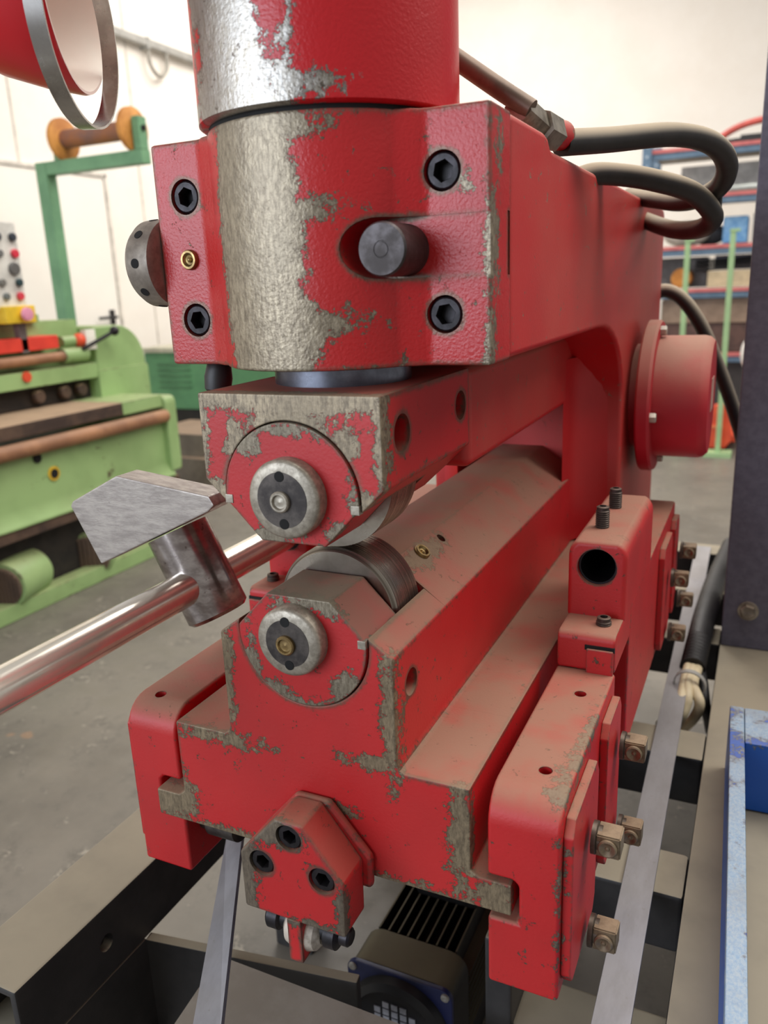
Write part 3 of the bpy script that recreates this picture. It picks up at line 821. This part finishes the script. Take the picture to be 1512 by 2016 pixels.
# column, blue frame, cables on the right
CO = thing('steel_column', 'blue-grey painted steel column with a hexagon bolt at the right edge', 'column', (520, 1010, 600))
B().box(322, 700, 983, 1140, 600, 2300).bevel(3).obj('plate', COLUMN, CO)
B().lathe([(15, 0), (15, 9), (13, 12), (0, 12)], (367, 983, 680), (0, -1, 0), 6).obj('hex_bolt', FIT, CO)
B().lathe([(19, 0), (19, 3)], (367, 983, 680), (0, -1, 0), 28).obj('washer', FIT, CO)
BLUE = paint('blue_frame_paint', base=lin((0, 86, 176)), tone=lin((10, 96, 186)), spots=[((372, 60, 706), (30, 480, 12)), ((450, 500, 706), (120, 60, 12))], jag=0.5, chips=0.72, dust=0.25, dust_lo=0.5, rough=0.4, metal_a=(158, 180, 196), metal_b=(120, 160, 194), rust=0.1, cs=18, metallic=0.1)
BU = thing('blue_steel_stand', 'worn blue steel stand lying on the base at the right edge', 'stand', (420, 300, 600))
B().box(352, 371, -420, 540, 602, 705).bevel(2).rot(2.0, 'Z', (353, 540, 600)).obj('side_bar', BLUE, BU)
B().box(371.5, 640, 440, 539, 602, 705).bevel(2).rot(2.0, 'Z', (353, 540, 600)).obj('cross_bar', BLUE, BU)
CB = thing('cable_bundle', 'black corrugated conduit with cream cables tied together beside the flat bar', 'cables', (270, 1000, 560))
B().tube([(318, 1484, 650), (298, 1242, 645), (288, 1058, 636), (284, 927, 624), (281, 840, 610)], 23, 16, 16, 0.1).obj('corrugated_conduit', RUBBER2, CB)
CRM = plain('cream_cable', (222, 206, 170), (208, 192, 158), 0.45)
B().tube([(274, 836, 614), (273, 778, 608), (270, 724, 590), (253, 753, 540), (220, 949, 420)], 9, 12).obj('cable', CRM, CB, 'cream cable')
B().tube([(282, 834, 614), (280, 770, 610), (281, 737, 590), (268, 750, 540), (240, 961, 400)], 9, 12).obj('cable', CRM, CB, 'cream cable')
B().tube([(290, 837, 612), (288, 777, 608), (302, 745, 590), (292, 778, 540), (260, 968, 400)], 9, 12).obj('cable', CRM, CB, 'cream cable')
B().tube([(292, 864, 606), (302, 825, 590), (310, 796, 560), (314, 886, 480), (314, 1025, 380)], 9, 12).obj('cable', RUBBER2, CB, 'black cable')
B().lathe([(26, -5), (28, -5), (28, 5), (26, 5), (26, -5)], (282, 775, 609), (0.1, 1, 0.1), 24, cap=False).obj('cable_tie', GALV, CB)

# ================================================================ BACKGROUND LEFT: green machine
G = thing('green_machine', 'long pale green roll machine with a white control panel and rusty rollers', 'machine', (-2500, 1800, 100))
Y0 = 300
B().box(-2320, -2240, Y0, 2520, 100, 168).bevel(5).obj('base_beam', GREEN, G)
B().box(-2900, -2330, Y0, 2450, 100, 420).obj('dark_undercarriage', plain('undercarriage_brown', (44, 38, 32), (30, 27, 24), 0.7), G)  # plain dark brown box filling the space below the front panel
B().prism([(-2266, 720), (-2266, 530), (-2232, 470), (-2232, 455), (-2900, 455), (-2900, 720)], 'y', Y0, 2440).bevel(4, 2, 30).obj('front_panel', GREEN, G)
B().box(-2900, -2240, Y0, 2470, 412, 453).obj('lower_strip', DKRUST, G)
tb_ = B().box(-2900, -2252, Y0, 2300, 800, 856).bevel(6).obj('table', DKRUST, G, 'rusty brown table top')
B().box(-2900, -2250, 2150, 2420, 798, 858).bevel(6).obj('table_end', GREEN, G)
B().cyl((-2243, Y0, 755), (-2243, 2420, 755), 31, 32).obj('front_roller', RUSTY, G, 'long rusty brown roller')
ep = [(-2232, 482), (-2232, 800)] + arc(-2262, 812, 30, 36, 0, 90, 6) + [(-2900, 848), (-2900, 482)]
B().prism(ep, 'y', 2420, 2496).bevel(8, 3, 30).obj('end_plate', GREEN, G)
dm = [(2290, 820), (2290, 1186), (2440, 1186)] + arc(2440, 1006, 182, 180, 80, 0, 8) + [(2622, 820)]
B().prism(dm, 'x', -2900, -2500).bevel(10, 3, 30).obj('round_housing', GREEN, G)
B().prism([(2284, 985), (2630, 985), (2630, 820), (2284, 820)], 'x', -2900, -2494).bevel(4).obj('housing_skirt', GREEN, G)
B().box(-2640, -2500, Y0, 2290, 952, 1022).bevel(5).obj('cross_beam', GREEN, G)
B().box(-2900, -2560, Y0, 2290, 860, 940).obj('inner_shadow_box', plain('shadow_brown', (48, 38, 30), (30, 25, 22), 0.7), G)  # dark brown box painted as the shadow below the cross beam
for y in (1500, 1950, 2100, 2200):
    B().cyl((-2555, y, 905), (-2520, y, 905), 28, 18, ch=4).obj('guide_pulley', DKRUST, G)
B().box(-2640, -2500, Y0, 2076, 1106, 1164).bevel(6).obj('red_guard', plain('guard_red', (224, 66, 48), (206, 56, 42), 0.4), G, 'bright red guard bar')
B().cyl((-2510, Y0, 1068), (-2510, 2095, 1068), 22, 24).obj('upper_roller', RUSTY, G)
B().cyl((-2520, 2095, 1068), (-2520, 2240, 1068), 34, 20).obj('roller_bearing', GREEN, G)
B().cyl((-2530, 2110, 1130), (-2530, 2200, 1130), 24, 18).obj('feed_shaft', GREEN, G)
B().ball((-2520, 2215, 1130), 32).obj('red_knob', ORANGE, G)
B().tube([(-2490, 2200, 1090), (-2440, 2300, 1140), (-2430, 2345, 1160)], 9, 10, 4).obj('lever', BLACK_OX, G)
B().ball((-2428, 2350, 1162), 22).obj('lever_knob', BLACK_OX, G)
B().box(-2520, -2490, 2230, 2290, 1085, 1175).obj('white_label', plain('label_white', (244, 240, 228)), G)
B().box(-2900, -2560, Y0, 2040, 1222, 1256).bevel(3).obj('top_ledge', GREEN, G)
B().box(-2900, -2600, Y0, 2290, 1022, 1222).obj('rear_body', GREEN, G)
for y, z, m in ((1652, 705, HOLE), (1724, 626, None)):
    if m is None:
        B().lathe([(30, 0), (30, 4), (20, 5)], (-2265, y, z), (1, 0, 0), 28).obj('hole_ring', plain('ring_yellow', (226, 186, 50)), G)
    B().lathe([(20, 0), (20, 6)], (-2265, y, z), (1, 0, 0), 24).obj('hole', HOLE, G)
B().lathe([(22, 0), (22, 10)], (-2500, 1868, 1002), (1, 0, 0), 24).obj('orange_plug', ORANGE, G)
# motors under the machine
B().lathe([(100, 0), (104, 8), (104, 60), (88, 70), (88, 220)], (-2300, 1880, 210), (-0.5, 0.86, 0), 36).obj('drive_motor', GREEN, G)
def fan_grille(o, ax, r):
    o, ax = Vector(o), Vector(ax).normalized()
    B().lathe([(r, 0), (r, 8)], o - ax * 10, ax, 32).obj('fan_grille', plain('grille_rust', (112, 92, 78)) if 'grille_rust' not in bpy.data.materials else bpy.data.materials['grille_rust'], G)
    side = Vector((ax.y, -ax.x, 0))
    for i in range(-4, 5):
        h = math.sqrt(max(r * r - (i * r / 5) ** 2, 1)) * .94
        c = o - ax * 13 + side * (i * r / 5)
        B().tube([c - Vector((0, 0, h)), c + Vector((0, 0, h))], 3.5, 6, 1).obj('grille_bar', DKRUST, G)
fan_grille((-2300, 1880, 210), (-0.5, 0.86, 0), 92)
fan_grille((-2290, 1420, 235), (-0.3, 0.95, 0), 78)
B().lathe([(90, 0), (96, 10), (96, 200)], (-2290, 1420, 235), (-0.3, 0.95, 0), 36).obj('drive_motor', GREEN, G)
# control panel
CPW = plain('panel_white', (222, 220, 212), None, 0.45)
cp = B().box(-2560, -2500, 1700, 1934, 1282, 1630).bevel(6).obj('control_panel', CPW, G, 'white control panel with coloured buttons')
for y, z, r, c in ((1905, 1570, 17, (50, 56, 66)), (1905, 1505, 18, (214, 50, 70)), (1890, 1445, 26, (96, 94, 92)), (1905, 1390, 16, (40, 66, 70)), (1900, 1335, 17, (220, 64, 80)),
                   (1830, 1570, 17, (50, 56, 66)), (1830, 1505, 15, (110, 110, 108)), (1820, 1390, 15, (120, 118, 112)), (1830, 1335, 15, (110, 116, 112))):
    B().cyl((-2500, y, z), (-2484, y, z), r, 20, ch=3).obj('button', plain('button_%d_%d' % (y, z), c, None, 0.35), cp)
es = B().box(-2545, -2470, 1790, 1945, 1226, 1296).bevel(4).obj('emergency_box', plain('estop_yellow', (238, 200, 44), None, 0.45), G, 'yellow emergency stop box')
B().lathe([(12, 0), (12, 14), (28, 18), (26, 30), (0, 34)], (-2470, 1880, 1262), (1, 0, 0), 24).obj('emergency_button', plain('estop_pink', (226, 150, 176), None, 0.35), es)
B().box(-2535, -2500, 1872, 1910, 1100, 1230).bevel(3).obj('panel_stem', plain('stem_brown', (104, 90, 88)), G)
B().prism([(1880, 1256), (2030, 1256), (1950, 1440), (1930, 1560)], 'x', -2640, -2600).obj('panel_gusset', plain('pale_gusset', (196, 204, 188)), G)
B().tube([(-2540, 1850, 1630), (-2560, 1840, 1720), (-2580, 1800, 1850), (-2600, 1790, 2100)], 30, 12).obj('panel_cable', DKRUST, G)

# spool stand behind the green machine
SPT = thing('spool_stand', 'green square tube stand holding a wooden spool behind the green machine', 'stand', (-3745, 3300, 100))
B().box(-3740, -3655, 3260, 3340, 100, 2110).bevel(4).obj('post', GREEN2, SPT)
B().box(-3655, -2915, 3262, 3338, 2036, 2110).bevel(4).obj('arm', GREEN2, SPT)
B().box(-2965, -2915, 3262, 3330, 2110, 2282).bevel(4).obj('fork', GREEN2, SPT)
B().box(-3580, -3530, 3262, 3330, 2110, 2240).bevel(4).obj('fork', GREEN2, SPT)
B().box(-4000, -3400, 3200, 3400, 100, 130).obj('foot', GREEN2, SPT)
SPL = thing('wire_spool', 'wooden cable spool with round flanges on the green stand', 'spool', (-3270, 3300, 2100))
for x in (-3516, -2990):
    B().lathe([(112, -16), (118, -12), (118, 12), (112, 16)], (x, 3296, 2222), (1, 0, 0), 40).obj('flange', WOOD, SPL)
B().cyl((-3516, 3296, 2222), (-2990, 3296, 2222), 52, 28).obj('core', WIRE, SPL)
B().cyl((-3590, 3296, 2222), (-2905, 3296, 2222), 16, 16).obj('spindle', BLACK_OX, SPL)

# green cabinet further back
CA = thing('green_cabinet', 'green louvred metal cabinet behind the red head', 'cabinet', (-3400, 4400, 100))
B().box(-3900, -2700, 4200, 4900, 480, 900).bevel(8).obj('body', GREEN3, CA)
B().box(-3940, -2660, 4170, 4940, 900, 935).bevel(4).obj('top', plain('cabinet_top', (190, 186, 164)), CA)
for i in range(5):
    B().box(-3780, -3480, 4190, 4200, 640 + i * 42, 652 + i * 42).obj('louvre', plain('louvre_green', (80, 128, 88)) if i == 0 else bpy.data.materials['louvre_green'], CA)
B().box(-3850, -2750, 4300, 4850, 100, 480).obj('plinth', plain('plinth_dark', (40, 36, 34)), CA)
o = B().box(-3300, -2700, 3300, 3900, 100, 330).bevel(8)
o.box(-3250, -2750, 3350, 3850, 330, 470)
tag(o.obj('steel_block', steel('dusty_block', (120, 112, 100), (96, 88, 78), 0.6, 0.1, 6, dust=0.7)), 'dusty stepped grey block on the floor behind the upper jaw', 'block')

# ================================================================ BACKGROUND RIGHT: shelf rack and what stands there
SH = thing('shelf_rack', 'tall shelf rack with blue uprights and red and blue beams', 'shelf', (200, 6900, 100))
BLU = plain('rack_blue', (92, 116, 138), (78, 102, 124), 0.5)
BLR = plain('rack_red', (196, 108, 104), (176, 92, 92), 0.5)
for x in (-640, 1500):
    for y in (6700, 7300):
        up_ = B().box(x - 36, x + 36, y - 30, y + 30, 100, 2370 + (0 if y > 7000 else -40)).obj('upright', BLU, SH)
        for k in range(7):
            B().box(x - 9, x + 9, y - 33, y - 29, 2290 - k * 75, 2310 - k * 75).obj('slot', plain('slot_pale', (170, 184, 196)) if 'slot_pale' not in bpy.data.materials else bpy.data.materials['slot_pale'], up_)
levels = (2250, 1890, 1500, 1160, 640)
for z in levels:
    B().box(-604, 1464, 6700, 6740, z - 52, z - 4).bevel(3).obj('shelf_beam', BLU, SH)
    B().box(-604, 1464, 6690, 6745, z - 4, z + 26).bevel(3).obj('shelf_edge', BLR, SH)
    B().box(-604, 1464, 6740, 7320, z - 20, z + 4).obj('shelf_board', plain('board_%d' % z, (150, 140, 126)), SH)
def shelf_item(name, b, mat, label, cat, group=None):
    return tag(b.obj(name, mat), label, cat, group)
shelf_item('display_board', B().box(-420, 1200, 7180, 7230, 1916, 2180).bevel(4), plain('panel_pale', (214, 210, 206)), 'pale grey board standing on the second shelf from the top', 'board')
shelf_item('steel_tube', B().cyl((-300, 6850, 1948), (1300, 6850, 1975), 32, 20), plain('tube_pale', (190, 196, 190), None, 0.35, 0.3), 'pale steel tube lying on the second shelf from the top', 'tube')
shelf_item('black_roll', B().tube([(-420, 7180, 2300), (-250, 7180, 2330), (100, 7180, 2350), (520, 7180, 2352)], 22, 12), RUBBER2, 'black bar lying on the top shelf', 'bar')
shelf_item('red_hose', B().tube([(-180, 6900, 2300), (0, 6880, 2400), (200, 6860, 2440), (480, 6860, 2445), (900, 6860, 2420)], 26, 12), plain('hose_red', (196, 84, 74), None, 0.5), 'red hose arching over the top shelf', 'hose')
shelf_item('black_plate', B().box(40, 420, 6850, 7100, 2290, 2345).bevel(4), RUBBER2, 'flat black case on the top shelf under the red hose', 'case')
shelf_item('white_sack', B().ball((-330, 6960, 1630), 110, 1.7, 1, .95), plain('sack_white', (206, 200, 190)), 'pale sack on the middle shelf behind the hose loop', 'sack')
shelf_item('blue_package', B().box(-40, 150, 6820, 7050, 1530, 1740).bevel(14, 3), plain('package_blue', (84, 140, 190), (130, 176, 214), 0.35, scale=20), 'shiny blue package on the middle shelf', 'package')
shelf_item('grey_carton', B().box(180, 480, 6900, 7150, 1530, 1760).bevel(10), plain('carton_grey', (168, 168, 170), (130, 128, 130)), 'grey bundle right of the blue package', 'bundle')
shelf_item('wooden_roll', B().lathe([(60, 0), (80, 4), (80, 120), (60, 126)], (-340, 6790, 1272), (0.1, 1, 0), 28), WOOD, 'round wooden roll on the shelf below the sack', 'roll')
for i in range(3):
    shelf_item('black_profile', B().tube([(-240, 6820 + i * 60, 1330 + i * 34), (100, 6820 + i * 60, 1350 + i * 30), (700, 6820 + i * 60, 1380 + i * 34)], 14, 10), RUBBER2, ['lowest', 'middle', 'topmost'][i] + ' of three black bars above the beige box', 'bar', 'black bars on the rack')
shelf_item('beige_box', B().box(-130, 420, 6790, 7050, 1190, 1320).bevel(4), plain('box_beige', (214, 196, 158)), 'long beige box on the second shelf from the bottom', 'box')
shelf_item('brown_crate', B().box(-560, 420, 6800, 7200, 668, 900).bevel(4), plain('crate_brown', (92, 66, 56), (70, 50, 44)), 'dark brown crate on the lowest shelf', 'crate')
shelf_item('cardboard_box', B().box(-480, 330, 6780, 7100, 904, 1100).bevel(4), plain('cardboard', (150, 128, 108), (132, 112, 94)), 'brown cardboard box on top of the dark crate', 'box')
shelf_item('dark_bin', B().prism([(-540, 104), (-540, 600), (560, 600), (600, 104)], 'y', 6800, 7200).bevel(8), plain('bin_dark', (60, 56, 54)), 'dark bin standing under the lowest shelf', 'bin')
shelf_item('grey_case', B().box(-560, -150, 7000, 7250, 1192, 1440).bevel(8), plain('case_grey', (120, 116, 116), (96, 92, 92)), 'dark grey case at the back behind the wooden roll', 'case')
shelf_item('lilac_case', B().box(-100, 700, 7080, 7290, 1326, 1446).bevel(8), plain('case_lilac', (150, 150, 166), (130, 130, 146)), 'lilac grey case behind the black bars', 'case')
shelf_item('dark_bag', B().ball((-160, 7120, 1620), 100, 1.4, .8, .9), plain('bag_dark', (70, 68, 72)), 'dark bag behind the blue package', 'bag')
# green posts in front of the shelf
for x, z1, zt, lab in ((-160, 100, 1528, 'left of two thin pale green posts before the shelf rack'), (110, 100, 1574, 'right of two thin pale green posts before the shelf rack')):
    b = B().box(x - 17, x + 17, 5215, 5247, 130, zt).bevel(3)
    b.box(x - 90, x + 90, 5160, 5302, 100, 130)
    b.box(x - 20, x + 40, 5211, 5251, zt - 18, zt)
    tag(b.obj('green_post', plain('post_green', (156, 186, 136), (146, 176, 128), 0.5) if 'post_green' not in bpy.data.materials else bpy.data.materials['post_green']), lab, 'post', 'green posts before the shelf')
WB = thing('white_sack_pile', 'white plastic sack on a small trolley beside the green post', 'sack', (270, 5900, 100))
B().ball((300, 5900, 730), 120, .95, .9, 1.25).ball((330, 5880, 860), 70).obj('sack', plain('sack_plastic', (236, 232, 226), None, 0.35), WB)
B().box(232, 460, 5800, 6000, 560, 590).obj('trolley_top', GALV, WB)
for x in (250, 440):
    B().cyl((x, 5850, 100), (x, 5850, 560), 16, 12).obj('trolley_leg', BLACK_OX, WB)
PJ = thing('pallet_jack', 'orange pallet jack on the floor right of the red gear motor', 'pallet jack', (80, 5500, 100))
B().prism([(-30, 130), (-30, 250), (40, 330), (60, 430), (140, 440), (170, 300), (190, 190), (150, 130)], 'y', 5330, 5400).bevel(8, 3, 30).obj('body', ORANGE, PJ)
B().box(-30, 130, 5320, 5335, 275, 292).obj('trim_bar', plain('orange_pale', (240, 140, 90)), PJ)
for x in (20, 130):
    B().cyl((x, 5420, 150), (x + 40, 5420, 150), 50, 24).obj('wheel', BLACK_OX, PJ)
for x in (-150, 150):
    B().box(x - 70, x + 70, 5480, 6500, 150, 200).bevel(8).obj('fork', ORANGE, PJ)
B().box(-20, 160, 5400, 5480, 100, 260).obj('chassis', BLACK_OX, PJ)
